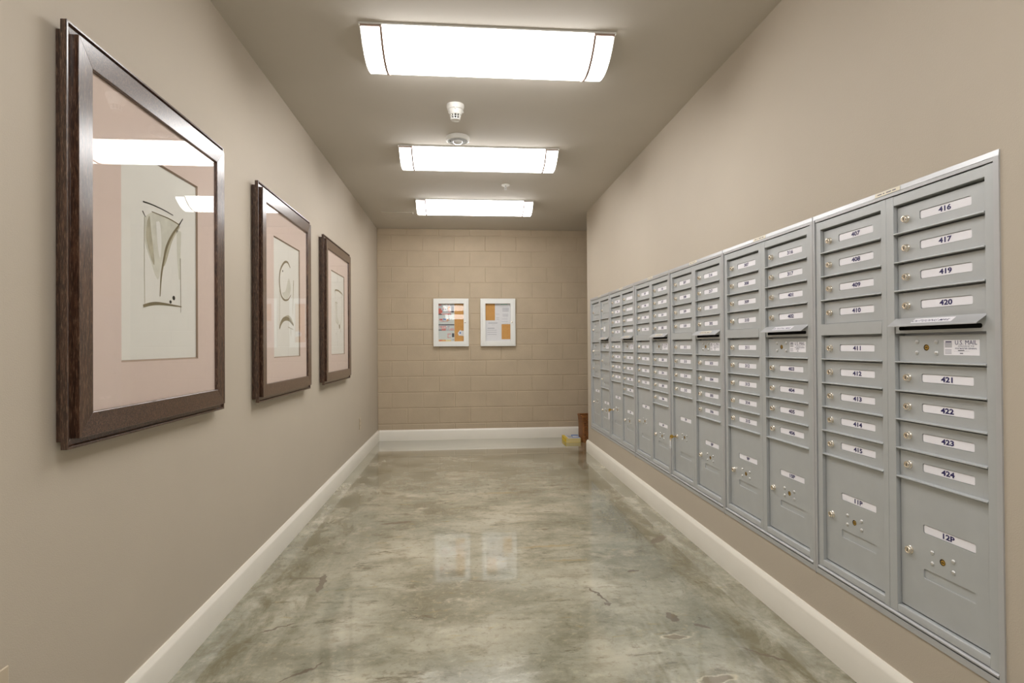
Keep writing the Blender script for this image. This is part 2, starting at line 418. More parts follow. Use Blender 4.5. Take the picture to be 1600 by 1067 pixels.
def cam_lock(parent, x, z, s=1.):
    mb = MB(); r = .0112*s
    mb.lathe((x, FY, z), (0, -1, 0), [(r*1.12, 0), (r*1.12, .002), (r, .0035), (r, .0095), (r*.86, .0115), (r*.62, .0118), (r*.60, .0105)], 'nickel', 20)
    mb.box(x-.0014, x+.0014, FY-.0108, FY-.0102, z-.0045, z+.0045, 'slotdark')
    return mb.build('cam_lock', parent, smooth=40)

def rivet(parent, x, z):
    mb = MB(); mb.lathe((x, FY, z), (0, -1, 0), [(.0068, 0), (.0066, .0015), (.0050, .0035), (.0025, .0045)], 'rivet', 14); return mb.build('rivet', parent)

def arrow_lock(parent, x, z):
    mb = MB(); mb.lathe((x, FY, z), (0, -1, 0), [(.0098, -.003), (.0098, .0006), (.0082, .0010), (.0080, .0002)], 'brass', 20)
    mb.lathe((x, FY, z), (0, -1, 0), [(.0092, .0004), (.0092, .0012)], 'slotdark', 20)
    mb.lathe((x+.0022, FY, z), (0, -1, 0), [(.0070, .0004), (.0068, .0020)], 'brass', 20)
    mb.box(x-.0022, x+.0062, FY-.0024, FY-.0016, z-.0012, z+.0012, 'slotdark')
    return mb.build('postal_lock', parent)

def door_mesh(name, parent, x0, x1, ztop, zbot, holes, lip=True):
    mb = MB(); plate(mb, x0+.0018, x1-.0012, zbot+.003, ztop-.0062, FY, FY+.006, 'steel', holes)
    if lip:   # rolled lip along the lower edge
        prof = [(FY+.004, zbot+.0042), (-.0005, zbot+.0038), (-.0022, zbot+.0028), (-.0026, zbot+.001), (-.0020, zbot-.0006), (FY+.004, zbot-.0008)]
        mb.prism(prof, lambda a, b, l: (l, a, b), x0+.0004, x1-.0006, 'steel')
    o = mb.build(name, parent, smooth=30)
    return o

SEQ = {
 0: ([''], ['']),
 1: (['#']*8, ['', '', '', '', '103', '104', '105', '106']),
 2: (['107', '108', '109', '110', '112', '113', '114', '115'], ['116', '117', '201', '202', '203', '204', '205', '206']),
 3: (['207', '208', '209', '210', '212', '213', '214', '215'], ['216', '217', '301', '302', '303', '304', '305', '306']),
 4: (['307', '308', '309', '310', '311', '312', '313', '314', '315'], ['316', '317', '401', '402', '403', '404', '405', '406']),
 5: (['407', '408', '409', '410', '411', '412', '413', '414', '415'], ['416', '417', '419', '420', '421', '422', '423', '424'])}
LAB = ['grey metal mailbox unit farthest from the camera, with tall unnumbered doors',
       'grey mailbox unit second from the far end, white-tagged key in its lower left door',
       'grey metal mailbox unit third from the far end, with parcel doors 5P and 6P',
       'grey metal mailbox unit with boxes 207 to 306, a key hanging in parcel door 7P',
       'grey metal mailbox unit with boxes 307 to 406 and parcel doors 9P and 10P',
       'grey metal mailbox unit nearest the camera, with boxes 407 to 424']
RC = ((.042, .364), (.4205, .7425))
H0 = MZ0
for u in range(6):
    yfar = MY0+MU*(6-u)
    root = empty('mailbox_unit', (WR, yfar, H0), -math.pi/2, LAB[u], 'mailbox', 'wall-mounted mailbox units')
    zz = lambda z: z-H0
    top, bot = zz(1.7017), 0.
    # outer trim
    mb = MB(); W_ = .788; yo = -.0045
    mb.prism([(yo, top-.0155), (yo+.0015, top), (.004, top), (.004, top-.0155)], lambda a, b, l: (l, a, b), 0, W_, 'trimsteel')
    mb.box(0, W_, yo+.0006, .004, 0, zz(.3125), 'trimsteel')
    mb.box(.0004, .0122, yo, .004, zz(.3125), top-.0158, 'trimsteel'); mb.box(W_-.0162, W_-.0004, yo, .004, zz(.3125), top-.0158, 'trimsteel')
    mb.box(-.0006, .0006, yo-.0012, .002, -.006, top, 'trimsteel')          # cover strip over the seam
    mb.box(.0165, W_-.0172, yo+.001, .004, zz(1.6758), zz(1.6858), 'trimsteel')
    prof = [(.004, zz(.3270)), (-.002, zz(.3268)), (-.0062, zz(.3235)), (-.0066, zz(.3195)), (-.003, zz(.3160)), (.004, zz(.3155))]
    mb.prism(prof, lambda a, b, l: (l, a, b), .0165, W_-.0172, 'trimsteel')
    mb.build('trim', root, smooth=40)
    # carcass: posts, head and foot panels, back
    mb = MB()
    mb.box(.008, W_-.012, .036, .042, zz(.302), zz(1.69), 'steel')
    mb.box(.008, .0138, .002, .038, zz(.302), zz(1.69), 'steel'); mb.box(W_-.0178, W_-.012, .002, .038, zz(.302), zz(1.69), 'steel')
    mb.box(.0144, .042, 0, .037, zz(.328), zz(1.6735), 'steel'); mb.box(.7425, W_-.0184, 0, .037, zz(.328), zz(1.6735), 'steel')
    mb.box(.364, .3866, 0, .037, zz(.328), zz(1.6735), 'steel'); mb.box(.3876, .4195, 0, .037, zz(.328), zz(1.6735), 'steel')
    for a, b in RC:
        mb.box(a, b+.0005, .0003, .037, zz(1.6425), zz(1.6725), 'steel')
        prof = [(.0, zz(.330)), (.0, zz(.3515)), (.0015, zz(.3545)), (.006, zz(.3555)), (.037, zz(.3555)), (.037, zz(.330))]
        mb.prism(prof, lambda p, q, l: (l, p, q), a, b, 'steel')
    mb.build('frame', root, smooth=40, bevel=.0008)
    # doors
    for c in (0, 1):
        x0, x1 = RC[c]; lx, cx = x0+.038, x0+.1795
        nums = list(SEQ[u][c])
        if u == 0: rows = [(0, 2), (2, 5 if c == 0 else 4)] + ([(5, 7), (7, 9)] if c == 0 else [(6, 8), (8, 10)])
        else: rows = [(i, i+1) for i in range(4)] + [(i, i+1) for i in (range(5, 5+len(nums)-4) if c == 0 else range(6, 10))]
        last = rows[-1][1]
        for i, (a, b) in enumerate(rows):
            zt, zb_ = zz(ZL[a]), zz(ZL[b])
            if u == 0:
                zc = zt-.046; holes = [rrect(cx, zc, LS['w'], LS['h'], LS['r']), rrect(cx, zc-.092, LS['w'], LS['h'], LS['r'])]
                o = door_mesh('mail_door', root, x0, x1, zt, zb_, holes)
                cam_lock(o, lx, zc-.05)
                if c == 1 and i == 1:
                    s = MB(); s.box(x0+.09, x0+.15, FY-.0006, FY, zt-.125, zt-.075, 'card'); tag(s.build('sticker', o, smooth=0), 'blank white sticker')
            else:
                zc = (zt+zb_)/2-.0005
                o = door_mesh('mail_door', root, x0, x1, zt, zb_, [rrect(cx, zc, LS['w'], LS['h'], LS['r'])], lip=(i != 3))
                if nums[i].isdigit(): tag(o, 'mailbox door numbered '+nums[i])
                number_label(o, cx, zc, nums[i]); cam_lock(o, lx, zc-.001)
        # parcel door
        zt, zb_ = zz(ZL[last]), zz(ZL[11]); pn = '%dP' % (u*2+c+1)
        if last == 9: zl, zk, za, zs = .716, .589, .602, .486
        else: zl, zk, za, zs = .6255, .5425, .547, .488
        holes = [rrect(cx, zz(zl), LS['w'], LS['h'], LS['r']), rrect(cx, zz(zs), LS['w'], LS['h']+.003, LS['r'])]
        o = tag(door_mesh('parcel_door', root, x0, x1, zt, zb_, holes, lip=False), 'tall parcel door numbered '+pn)
        number_label(o, cx, zz(zl), pn); cam_lock(o, lx, zz(zk), 1.05); arrow_lock(o, x0+.1595, zz(za))
        for dx, dz in ((.123, .0155), (.123, -.0175), (.197, .016), (.197, -.0155)): rivet(o, x0+dx, zz(za+dz))
        if c == 0 and u > 0:      # plain filler panel
            mb = MB(); mb.box(x0+.0005, x1-.0005, -.0012, .03, zz(1.2290), zz(1.2725), 'steel'); mb.build('blank_panel', root, bevel=.001)
        if c == 1:
            # outgoing slot with hood
            mb = MB(); hole = rrect((x0+x1)/2, zz(1.2440), x1-x0-.028, .013, .006)
            plate(mb, x0+.0005, x1-.0005, zz(1.2290), zz(1.2725), .0035, .012, 'steel', [], .008)
            mb.v.clear(); mb.f.clear(); mb.mi.clear()
            outer = [(x0+.0005, zz(1.2290)), (x1-.0005, zz(1.2290)), (x1-.0005, zz(1.2720)), (x0+.0005, zz(1.2720))]
            tris = tessellate_polygon([[Vector((a, b, 0)) for a, b in l] for l in (outer, hole)])
            mb.add([(a, .003, b) for a, b in outer+hole], tris, 'steel')
            n = len(hole); mb.add([(a, .003, b) for a, b in hole]+[(a, .020, b) for a, b in hole], [(i, (i+1) % n, n+(i+1) % n, n+i) for i in range(n)]+[tuple(range(n, 2*n))], 'slotdark')
            mb.box(x0+.0005, x1-.0005, .003, .012, zz(1.2284), zz(1.2290), 'steel')
            so = mb.build('outgoing_slot', root, smooth=0)
            hx0, hx1 = x0-.001, x1+.0015
            mb = MB(); yb_, zh, yf_, zf = .006, zz(1.2765), -.0255, zz(1.2525)
            # bent sheet: flared front corners
            th = .0014
            for t0 in (0,):
                pts = [(hx0, yb_, zh), (hx1, yb_, zh), (hx1-.004, yf_, zf), (hx0+.001, yf_, zf)]
                vs = pts+[(a, b+.0004, c_-th) for a, b, c_ in pts]
                mb.add(vs, [(0, 1, 2, 3), (7, 6, 5, 4), (0, 4, 5, 1), (1, 5, 6, 2), (2, 6, 7, 3), (3, 7, 4, 0)], 'trimsteel')
            mb.box(hx0+.001, hx1-.004, yf_-.0008, yf_+.0006, zf-.0035, zf, 'trimsteel')
            hd = mb.build('slot_hood', so, smooth=0, bevel=.0004)
            dy, dz = yf_-yb_, zf-zh; L = math.hypot(dy, dz); ey, ez = dy/L, dz/L; ny, nz = ez, -ey
            if ny > 0: ny, nz = -ny, -nz
            def on_hood(a, b, e=.0006, cxh=(x0+x1)/2-.008, ey=ey, ez=ez, L=L, ny=ny, nz=nz):   # b measured down the hood from its middle
                t = L/2-b; return (cxh+a, yb_+ey*t+ny*e, zh+ez*t+nz*e)
            mb = MB(); mb.add([on_hood(-.068, -.010), on_hood(.078, -.010), on_hood(.078, .012), on_hood(-.068, .012)], [(0, 1, 2, 3)], 'card' if u > 3 else 'tape')
            mb.text(tmesh('OUTGOING MAIL', .0105, bold=.004, shear=.35, sx=1.15), lambda a, b: on_hood(a, b, .0009), 'ink')
            mb.build('outgoing_mail_label', hd, smooth=0)
            # postal lock panel
            o = door_mesh('lock_panel', root, x0, x1, zz(ZL[5]), zz(ZL[6]), [])
            arrow_lock(o, x0+.110, zz(1.1835))
            for dx, dz in ((.075, .0168), (.075, -.0165), (.147, .0168), (.147, -.0165)): rivet(o, x0+dx, zz(1.1835+dz))
            mb = MB(); sx0, sx1, sz0, sz1 = x0+.1735, x0+.289, zz(1.1615), zz(1.2055)
            ys = FY-.0006
            mb.box(sx0, sx1, ys, FY, sz0, sz1, 'card')
            tx = lambda s, h, cx_, cz_, b=0., m='ink', sx=1.: mb.text(tmesh(s, h, b, 0, sx), lambda a, q: (cx_+a, ys-.0003, cz_+q), m)
            tx('U.S. MAIL', .0125, sx0+.0735, sz1-.0075, .0, sx=.98)
            tx('APPROVED BY THE', .0034, sx0+.0735, sz1-.0180, sx=1.25); tx('POSTMASTER GENERAL', .0038, sx0+.0735, sz1-.0245, .01, sx=1.25)
            mb.box(sx0+.034, sx0+.084, ys-.0003, ys, sz0+.0115, sz0+.0118, 'smudge'); mb.box(sx0+.048, sx0+.068, ys-.0003, ys, sz0+.0125, sz0+.0150, 'smudge')
            mb.box(sx0+.054, sx0+.064, ys-.0003, ys, sz0+.0040, sz0+.0068, 'smudge')
            mb.box(sx0+.006, sx0+.0265, ys-.0003, ys, sz1-.0068, sz1-.0036, 'ink')
            for q in range(4): mb.box(sx0+.004, sx0+.0275, ys-.0003, ys, sz1-.0100-q*.0036, sz1-.0084-q*.0036, 'smudge')
            for q in range(4): mb.box(sx0+.004, sx0+.026, ys-.0003, ys, sz1-.0290-q*.0037, sz1-.0279-q*.0037, 'smudge')
            tag(mb.build('postal_sticker', o, smooth=0), 'white sticker reading U.S. MAIL')
    # strip of label tape on the top trim
    mb = MB(); t0 = .345 if u != 4 else .328; t1 = t0+.11
    fr = lambda a, b, e=.0008: (a, yo-e+.0015*(b/.0155), top-.0155+b)
    mb.add([fr(t0, .001), fr(t1, .001), fr(t1, .0145), fr(t0, .0145)], [(0, 1, 2, 3)], 'tape')
    for i, (p0, p1) in enumerate(((.10, .28), (.33, .39), (.46, .66), (.70, .84))):
        mb.add([fr(t0+.11*p0, .006, .001), fr(t0+.11*p1, .006, .001), fr(t0+.11*p1, .0095, .001), fr(t0+.11*p0, .0095, .001)], [(0, 1, 2, 3)], 'smudge')
    tag(mb.build('tape_label', root, smooth=0), 'cream label tape on the top trim')

# keys left in two parcel-door locks
def key_set(u, label, tagmat, th, tw):
    yfar = MY0+MU*(6-u); lx = RC[0][0]+.038; z = .589
    root = empty('key', (WR, yfar-lx, z), -math.pi/2, label, 'key', None)
    y0 = FY-.0105
    mb = MB(); mb.box(-.0012, .0012, y0-.018, y0-.0003, -.0035, .0035, 'brass')
    mb.lathe((0, y0-.029, 0), (1, 0, 0), [(.0115, -.0013), (.0125, -.0008), (.0125, .0008), (.0115, .0013)], 'brass', 20)
    mb.build('key_blade', root)
    mb = MB(); mb.torus((0, y0-.036, -.014), (0, 1, 0.15), .012, .0012, 'brass'); mb.build('key_ring', root)
    mb = MB(); zt = -.024; pts = rrect(0, zt-th/2, tw, th, .006, 4); n = len(pts)
    mb.add([(a, y0-.0385, b) for a, b in pts]+[(a, y0-.0355, b) for a, b in pts], [tuple(range(n)), tuple(range(2*n-1, n-1, -1))]+[(i, n+i, n+(i+1) % n, (i+1) % n) for i in range(n)], tagmat)
    mb.build('key_tag', root)
key_set(1, 'brass key with a long white tag, in a lower left door near the far end', 'card', .066, .03)
key_set(3, 'brass key with a clear plastic tag, hanging from parcel door 7P', 'clear', .052, .036)

# ------------------------------------------------------------------ framed pictures on the left wall
def catmull(P, n=8):
    if len(P) < 3: return [Vector(p) for p in P]
    Q = [Vector(p) for p in P]; Q = [Q[0]*2-Q[1]]+Q+[Q[-1]*2-Q[-2]]; out = []
    for i in range(1, len(Q)-2):
        for j in range(n):
            t = j/n; p0, p1, p2, p3 = Q[i-1:i+3]
            out.append(.5*((2*p1)+(p2-p0)*t+(2*p0-5*p1+4*p2-p3)*t*t+(3*p1-p0-3*p2+p3)*t**3))
    out.append(Q[-2]); return out
def ribbon(mb, P, w0, w1, frame, mat, e, wm=None):
    C = catmull(P); n = len(C); vs = []
    for i, c in enumerate(C):
        d = (C[min(i+1, n-1)]-C[max(i-1, 0)]).normalized(); t = i/(n-1)
        w_ = (w0*(1-t)+w1*t) if wm is None else (w0*(1-t)+w1*t)+wm*math.sin(math.pi*t)
        q = Vector((-d.y, d.x))*(w_/2); vs += [frame(*(c+q), e), frame(*(c-q), e)]
    mb.add(vs, [(2*i, 2*i+1, 2*i+3, 2*i+2) for i in range(n-1)], mat)
def blob(mb, P, frame, mat, e):
    C = catmull(P+[P[0]], 5)[:-1]; tris = tessellate_polygon([[Vector((c.x, c.y, 0)) for c in C]])
    mb.add([frame(c.x, c.y, e) for c in C], tris, mat)
def dot(mb, x, z, rx, rz, frame, mat, e): blob(mb, [(x+rx*math.cos(a), z+rz*math.sin(a)) for a in [i*math.pi/4 for i in range(8)]], frame, mat, e)

FW, FH = .985, 1.139
def picture(yn, z0, label, draw):
    """local x runs away from the camera, local y points into the wall, z up"""
    root = empty('framed_picture', (WL, yn, z0), math.pi/2, label, 'picture', 'framed drawings on the left wall')
    # moulding profile: (w from outer edge, o = distance from the wall)
    prof = [(0, .0235), (0, .0400), (.0065, .0402), (.010, .0330), (.0265, .0310), (.0265, .0530), (.0275, .0540), (.0885, .0505), (.0905, .0490), (.0910, .0280)]
    for side in range(4):
        mb = MB(); n = len(prof); vs = []
        for e in (0, 1):
            for w_, o in prof:
                if side == 0: p = (w_ if e == 0 else FW-w_, -o, FH-w_)      # top
                elif side == 1: p = (w_ if e == 0 else FW-w_, -o, w_)       # bottom
                elif side == 2: p = (w_, -o, w_ if e == 0 else FH-w_)       # near stile
                else: p = (FW-w_, -o, w_ if e == 0 else FH-w_)
                vs.append(p)
        mb.add(vs, [(i, (i+1) % n, n+(i+1) % n, n+i) for i in range(n)]+[tuple(range(n-1, -1, -1)), tuple(range(n, 2*n))], 'woodh' if side < 2 else 'woodv')
        mb.build('frame_rail' if side < 2 else 'frame_stile', root, smooth=30, bevel=.0007)
    mb = MB(); mb.box(.018, FW-.018, -.0235, -.001, .018, FH-.018, 'woodv'); mb.build('backing', root, smooth=0)
    ox, oz, ow, oh = FW/2, .224+.679/2, .503, .679
    # mat board with a bevelled window
    mb = MB(); g = .006
    out = [(.090, .090), (FW-.090, .090), (FW-.090, FH-.090), (.090, FH-.090)]
    inn = [(ox-ow/2, oz-oh/2), (ox+ow/2, oz-oh/2), (ox+ow/2, oz+oh/2), (ox-ow/2, oz+oh/2)]
    in2 = [(ox-ow/2+g, oz-oh/2+g), (ox+ow/2-g, oz-oh/2+g), (ox+ow/2-g, oz+oh/2-g), (ox-ow/2+g, oz+oh/2-g)]
    mb.add([(a, -.0385, b) for a, b in out+inn], [(0, 1, 5, 4), (1, 2, 6, 5), (2, 3, 7, 6), (3, 0, 4, 7)], 'mat')
    mb.add([(a, -.0385, b) for a, b in inn]+[(a, -.0335, b) for a, b in in2], [(0, 1, 5, 4), (1, 2, 6, 5), (2, 3, 7, 6), (3, 0, 4, 7)], 'bevel')
    mb.add([(a, -.0385, b) for a, b in out]+[(a, -.0300, b) for a, b in out], [(0, 1, 5, 4), (1, 2, 6, 5), (2, 3, 7, 6), (3, 0, 4, 7)], 'mat')
    mb.build('mat_board', root, smooth=0)
    mb = MB(); mb.box(.1, FW-.1, -.0325, -.024, .1, FH-.1, 'paper'); pp = mb.build('art_paper', root, smooth=0)
    fr = lambda a, b, e: (a, -.0325-e, b)
    mb = MB(); draw(mb, fr); mb.build('ink_drawing', pp, smooth=0)
    mb = MB(); mb.box(.0890, FW-.0890, -.0425, -.0405, .0890, FH-.0890, 'glass'); mb.build('glass_pane', root, smooth=0)

def draw1(mb, fr):
    blob(mb, [(.379, .70), (.379, .626), (.422, .552), (.447, .513), (.47, .512), (.508, .614), (.605, .715), (.52, .727), (.429, .726)], fr, 'wash', .0002)
    blob(mb, [(.395, .69), (.39, .63), (.425, .56), (.44, .56), (.42, .66), (.41, .71)], fr, 'wash2', .0003)
    blob(mb, [(.60, .71), (.53, .635), (.5, .56), (.515, .57), (.56, .655), (.615, .715)], fr, 'wash2', .0003)
    blob(mb, [(.45, .70), (.46, .62), (.475, .58), (.485, .63), (.475, .70)], fr, 'paper', .0004)
    ribbon(mb, [(.607, .70), (.606, .6), (.612, .52)], .035, .012, fr, 'wash', .0003)
    ribbon(mb, [(.37, .749), (.416, .752), (.495, .752), (.565, .748)], .005, .003, fr, 'black', .0006)
    ribbon(mb, [(.367, .718), (.385, .702)], .004, .003, fr, 'black', .0006)
    ribbon(mb, [(.636, .751), (.608, .722)], .004, .006, fr, 'black', .0006)
    ribbon(mb, [(.423, .728), (.481, .729), (.543, .729), (.61, .723)], .003, .005, fr, 'stroke', .0005)
    ribbon(mb, [(.61, .723), (.558, .675), (.519, .624), (.498, .57), (.483, .518), (.474, .446)], .008, .005, fr, 'stroke', .0006, .006)
    ribbon(mb, [(.378, .70), (.378, .532), (.380, .411)], .003, .003, fr, 'wash2', .0005)
    ribbon(mb, [(.617, .60), (.619, .46), (.619, .398)], .004, .003, fr, 'stroke', .0005)
    ribbon(mb, [(.37, .405), (.415, .415), (.46, .42), (.521, .421), (.625, .420)], .010, .004, fr, 'stroke', .0007, .004)
    dot(mb, .568, .448, .010, .008, fr, 'black', .0006); dot(mb, .545, .432, .008, .006, fr, 'black', .0006)
def draw2(mb, fr):
    blob(mb, [(.40, .60), (.45, .57), (.52, .58), (.57, .64), (.53, .70), (.47, .62)], fr, 'wash', .0002)
    blob(mb, [(.356, .396), (.40, .44), (.50, .475), (.58, .46), (.62, .42), (.55, .445), (.45, .44)], fr, 'wash2', .0003)
    ribbon(mb, [(.56, .767), (.51, .792), (.445, .782), (.378, .735), (.355, .681), (.361, .631), (.388, .583), (.446, .562), (.519, .571), (.57, .602)], .010, .006, fr, 'stroke', .0005, .008)
    dot(mb, .415, .728, .008, .006, fr, 'black', .0006)
    ribbon(mb, [(.361, .631), (.357, .5), (.353, .385)], .006, .005, fr, 'wash2', .0005)
    ribbon(mb, [(.628, .698), (.618, .59), (.607, .485)], .016, .005, fr, 'wash2', .0005)
    ribbon(mb, [(.353, .39), (.386, .426), (.445, .450), (.53, .450), (.625, .418)], .014, .012, fr, 'stroke', .0006, .012)
    ribbon(mb, [(.517, .404), (.618, .392)], .006, .004, fr, 'wash2', .0005); ribbon(mb, [(.567, .398), (.566, .35)], .008, .005, fr, 'wash2', .0005)
def draw3(mb, fr):
    blob(mb, [(.42, .66), (.47, .66), (.48, .55), (.55, .49), (.45, .50)], fr, 'wash', .0002)
    ribbon(mb, [(.405, .731), (.408, .755), (.533, .762), (.66, .749), (.70, .735)], .010, .008, fr, 'stroke', .0005, .005)
    ribbon(mb, [(.666, .756), (.66, .62), (.64, .52), (.564, .46)], .006, .006, fr, 'wash2', .0005)
    ribbon(mb, [(.486, .654), (.421, .655), (.41, .637), (.418, .511), (.545, .468)], .007, .005, fr, 'wash2', .0005)
    ribbon(mb, [(.405, .731), (.404, .63)], .003, .003, fr, 'wash2', .0005)
    dot(mb, .564, .46, .022, .020, fr, 'stroke', .0006); dot(mb, .609, .425, .010, .009, fr, 'wash2', .0006); dot(mb, .437, .396, .014, .004, fr, 'wash2', .0006)
picture(1.585, .931, 'large dark wood frame nearest the camera, drawing of a draped vase shape', draw1)
picture(2.990, .914, 'middle of the three dark wood framed drawings, with a C-shaped brush stroke', draw2)
picture(4.365, .909, 'farthest of the three dark wood framed drawings, with a faint arch outline', draw3)

# ------------------------------------------------------------------ notice boards on the back wall
def box_ring(mb, x0, x1, z0, z1, w_, yf, yb, mat):
    mb.box(x0, x0+w_, yf, yb, z0, z1, mat); mb.box(x1-w_, x1, yf, yb, z0, z1, mat)
    mb.box(x0+w_, x1-w_, yf, yb, z0, z0+w_, mat); mb.box(x0+w_, x1-w_, yf, yb, z1-w_, z1, mat)
def notice_board(x0, x1, z0, z1, label, lean=0.):   # lean: pane tilt, set so the glass catches a lamp's reflection
    w_, h = x1-x0, z1-z0
    root = empty('notice_board', (x0, YB-.003, z0), 0, label, 'notice board', 'glazed notice cases on the block wall')
    mb = MB(); box_ring(mb, 0, w_, 0, h, .022, -.045, 0, 'white'); mb.build('case', root, smooth=0, bevel=.003)
    mb = MB(); box_ring(mb, .0225, w_-.0225, .0225, h-.0225, .042, -.0475, -.018, 'white'); d = mb.build('door', root, smooth=0, bevel=.002)
    mb = MB(); mb.lathe((w_-.046, -.0475, h*.50), (0, -1, 0), [(.009, 0), (.009, .006), (.006, .008)], 'nickel', 18); mb.build('cam_lock', d)
    mb = MB(); n = 12; vs = []   # flat acrylic pane, tilted by lean
    za, zb_ = .055, h-.055
    for sgn in (0, .0016):
        for i in range(n+1):
            t = i/n; z = za+(zb_-za)*t; y = -.030+sgn+lean*(z-h/2)
            for x in (.055, w_-.055): vs.append((x, y, z))
    m = 2*(n+1); fs = []
    for i in range(n): fs += [(2*i, 2*i+1, 2*i+3, 2*i+2), (m+2*i+1, m+2*i, m+2*i+2, m+2*i+3)]
    for i in range(n): fs += [(2*i+2, m+2*i+2, m+2*i, 2*i), (2*i+1, m+2*i+1, m+2*i+3, 2*i+3)]
    fs += [(0, m, m+1, 1), (2*n+1, m+2*n+1, m+2*n, 2*n)]
    mb.add(vs, fs, 'glass'); mb.build('glass_pane', d, smooth=0)
    mb = MB(); mb.box(.012, w_-.012, -.010, -.001, .012, h-.012, 'cork'); mb.build('cork_panel', root, smooth=0)
    return root
BY = YB-.003-.010
NB1 = notice_board(-.369, .079, 1.192, 1.803, 'white framed glazed notice board on the left, with photo sheets', .040)
NB2 = notice_board(.230, .680, 1.192, 1.803, 'white framed glazed notice board on the right, with printed white pages')
def sheet(name, x0, x1, z0, z1, label, mat, marks, cat='paper', lay=0, group=None):
    r_ = empty(name, (x0, BY-.0008-lay*.0012, z0), 0, label, cat, group); w_, h = x1-x0, z1-z0
    mb = MB(); mb.box(0, w_, -.0006, .0, 0, h, mat)
    for i, (a0_, a1_, b0, b1, m) in enumerate(marks): mb.box(w_*a0_, w_*a1_, -.0009-i*.00004, -.0006, h*b0, h*b1, m)
    o = mb.build(name, None, smooth=0); o.location = r_.location; bpy.data.objects.remove(r_); return tag(o, label, cat, group)
px = lambda x: -.3689+(x-677)*.00807          # pixel columns of the boards converted once to metres
pz = lambda y: 1.8029-(y-466.5)*.0082
rnd = random.Random(3)
mk = []
def coll(z0, z1, cols, n, a0_=0., a1_=1.):
    for i in range(n):
        a = a0_+(a1_-a0_)*rnd.random(); b = z0+(z1-z0)*rnd.random(); w_ = rnd.uniform(.04, .14); h = rnd.uniform(.02, .06)
        mk.append((a, min(a+w_, a1_), b, min(b+h, z1), rnd.choice(cols)))
# top picture
mk.append((.0, .98, .75, .99, 'pgrey')); mk.append((.0, .16, .72, .88, 'pred')); mk.append((.02, .24, .76, .83, 'pred')); mk.append((.25, .55, .86, .97, 'poster'))
mk.append((.80, .97, .77, .94, 'pdark')); mk.append((.28, .34, .84, .87, 'pdark')); mk.append((.40, .46, .84, .87, 'pdark')); mk.append((.0, .18, .955, .985, 'pred')); mk.append((.58, .74, .83, .93, 'porange'))
mk.append((.0, .8, .705, .735, 'pdark')); mk.append((.20, .55, .71, .745, 'pink')); mk.append((.55, .76, .71, .74, 'pred'))
coll(.76, .98, ['poster', 'pgrey', 'pink', 'sheet'], 16, .2, .8)
mk.append((.04, .72, .545, .60, 'poster')); mk.append((.05, .25, .56, .60, 'pred')); mk.append((.28, .48, .575, .605, 'pblue')); mk.append((.50, .70, .55, .595, 'porange')); mk.append((.10, .6, .52, .54, 'pink'))
coll(.53, .61, ['pgrey', 'pink', 'porange'], 8, .05, .7)
mk.append((.0, .99, .43, .455, 'pdark')); mk.append((.0, .98, .285, .42, 'pgrey')); mk.append((.08, .45, .33, .41, 'pink')); mk.append((.0, .22, .29, .31, 'pdark')); mk.append((.2, .45, .29, .325, 'pred')); mk.append((.68, .96, .29, .33, 'pink')); mk.append((.7, .95, .34, .41, 'poster'))
coll(.31, .41, ['poster', 'pink', 'pgrey', 'sheet'], 12, .05, .95)
mk.append((.55, .78, .085, .21, 'pink')); mk.append((.62, .78, .11, .18, 'poster')); mk.append((.84, .98, .11, .215, 'pdark')); mk.append((.0, .45, .0, .045, 'porange')); mk.append((.05, .2, .01, .035, 'pred')); mk.append((.46, .78, .0, .04, 'pages')); mk.append((.78, .98, .02, .07, 'pgrey'))
sheet('photo_sheet', px(685), px(710), pz(533), pz(474.5), 'tall sheet with a column of colour photos, pinned in the left notice board', 'poster', [(a, b, c_, d_, m_) for a, b, c_, d_, m_ in mk], 'poster')
# torn note: irregular outline
mb = MB(); pts = [(0, .045), (.03, .085), (.04, .075), (.10, .07), (.10, 0), (.045, .010), (.01, .012)]; n = len(pts)
mb.add([(a, 0, b) for a, b in pts]+[(a, -.0008, b) for a, b in pts], [tuple(range(n)), tuple(range(2*n-1, n-1, -1))]+[(i, (i+1) % n, n+(i+1) % n, n+i) for i in range(n)], 'sheet')
mb.box(.02, .04, -.0012, -.0008, .036, .056, 'pblue')
o = mb.build('note', smooth=0); o.location = (px(715.2), BY-.001, pz(525.5)); tag(o, 'small torn white note with a blue spot, low in the left notice board', 'paper')
lines = lambda a0_, a1_, zs, m='print', h=.008: [(a0_+rnd.uniform(0, .02), a1_-rnd.uniform(0, .06), z, z+h, m) for z in zs]
sheet('printed_page', px(774.5), px(801), pz(506.5), pz(474.2), 'printed white page with a teal heading, upper right of the right notice board', 'sheet',
      [(.35, .75, .945, .975, 'pgreen')]+lines(.25, .9, [.85])+lines(.45, .88, [.62, .66, .70, .74, .78], 'print', .018)+lines(.45, .85, [.48, .43, .38], 'print', .015)+lines(.05, .3, [.48, .3, .22, .12], 'print', .015)+lines(.4, .8, [.25, .12], 'print', .012), 'paper')
sheet('printed_page', px(758.6), px(785.0), pz(533.5), pz(500.5), 'printed white page with short grey lines, lower left of the right notice board', 'sheet',
      lines(.2, .78, [.85, .88], 'print', .02)+lines(.38, .6, [.78])+lines(.15, .6, [.60, .63], 'print', .018)+lines(.12, .7, [.52, .42, .32], 'print', .018), 'paper', 1)
sheet('printed_page', px(784.2), px(801), pz(534.5), pz(530.2), 'white paper edge under the bare cork, bottom right of the right notice board', 'sheet', [], 'paper')

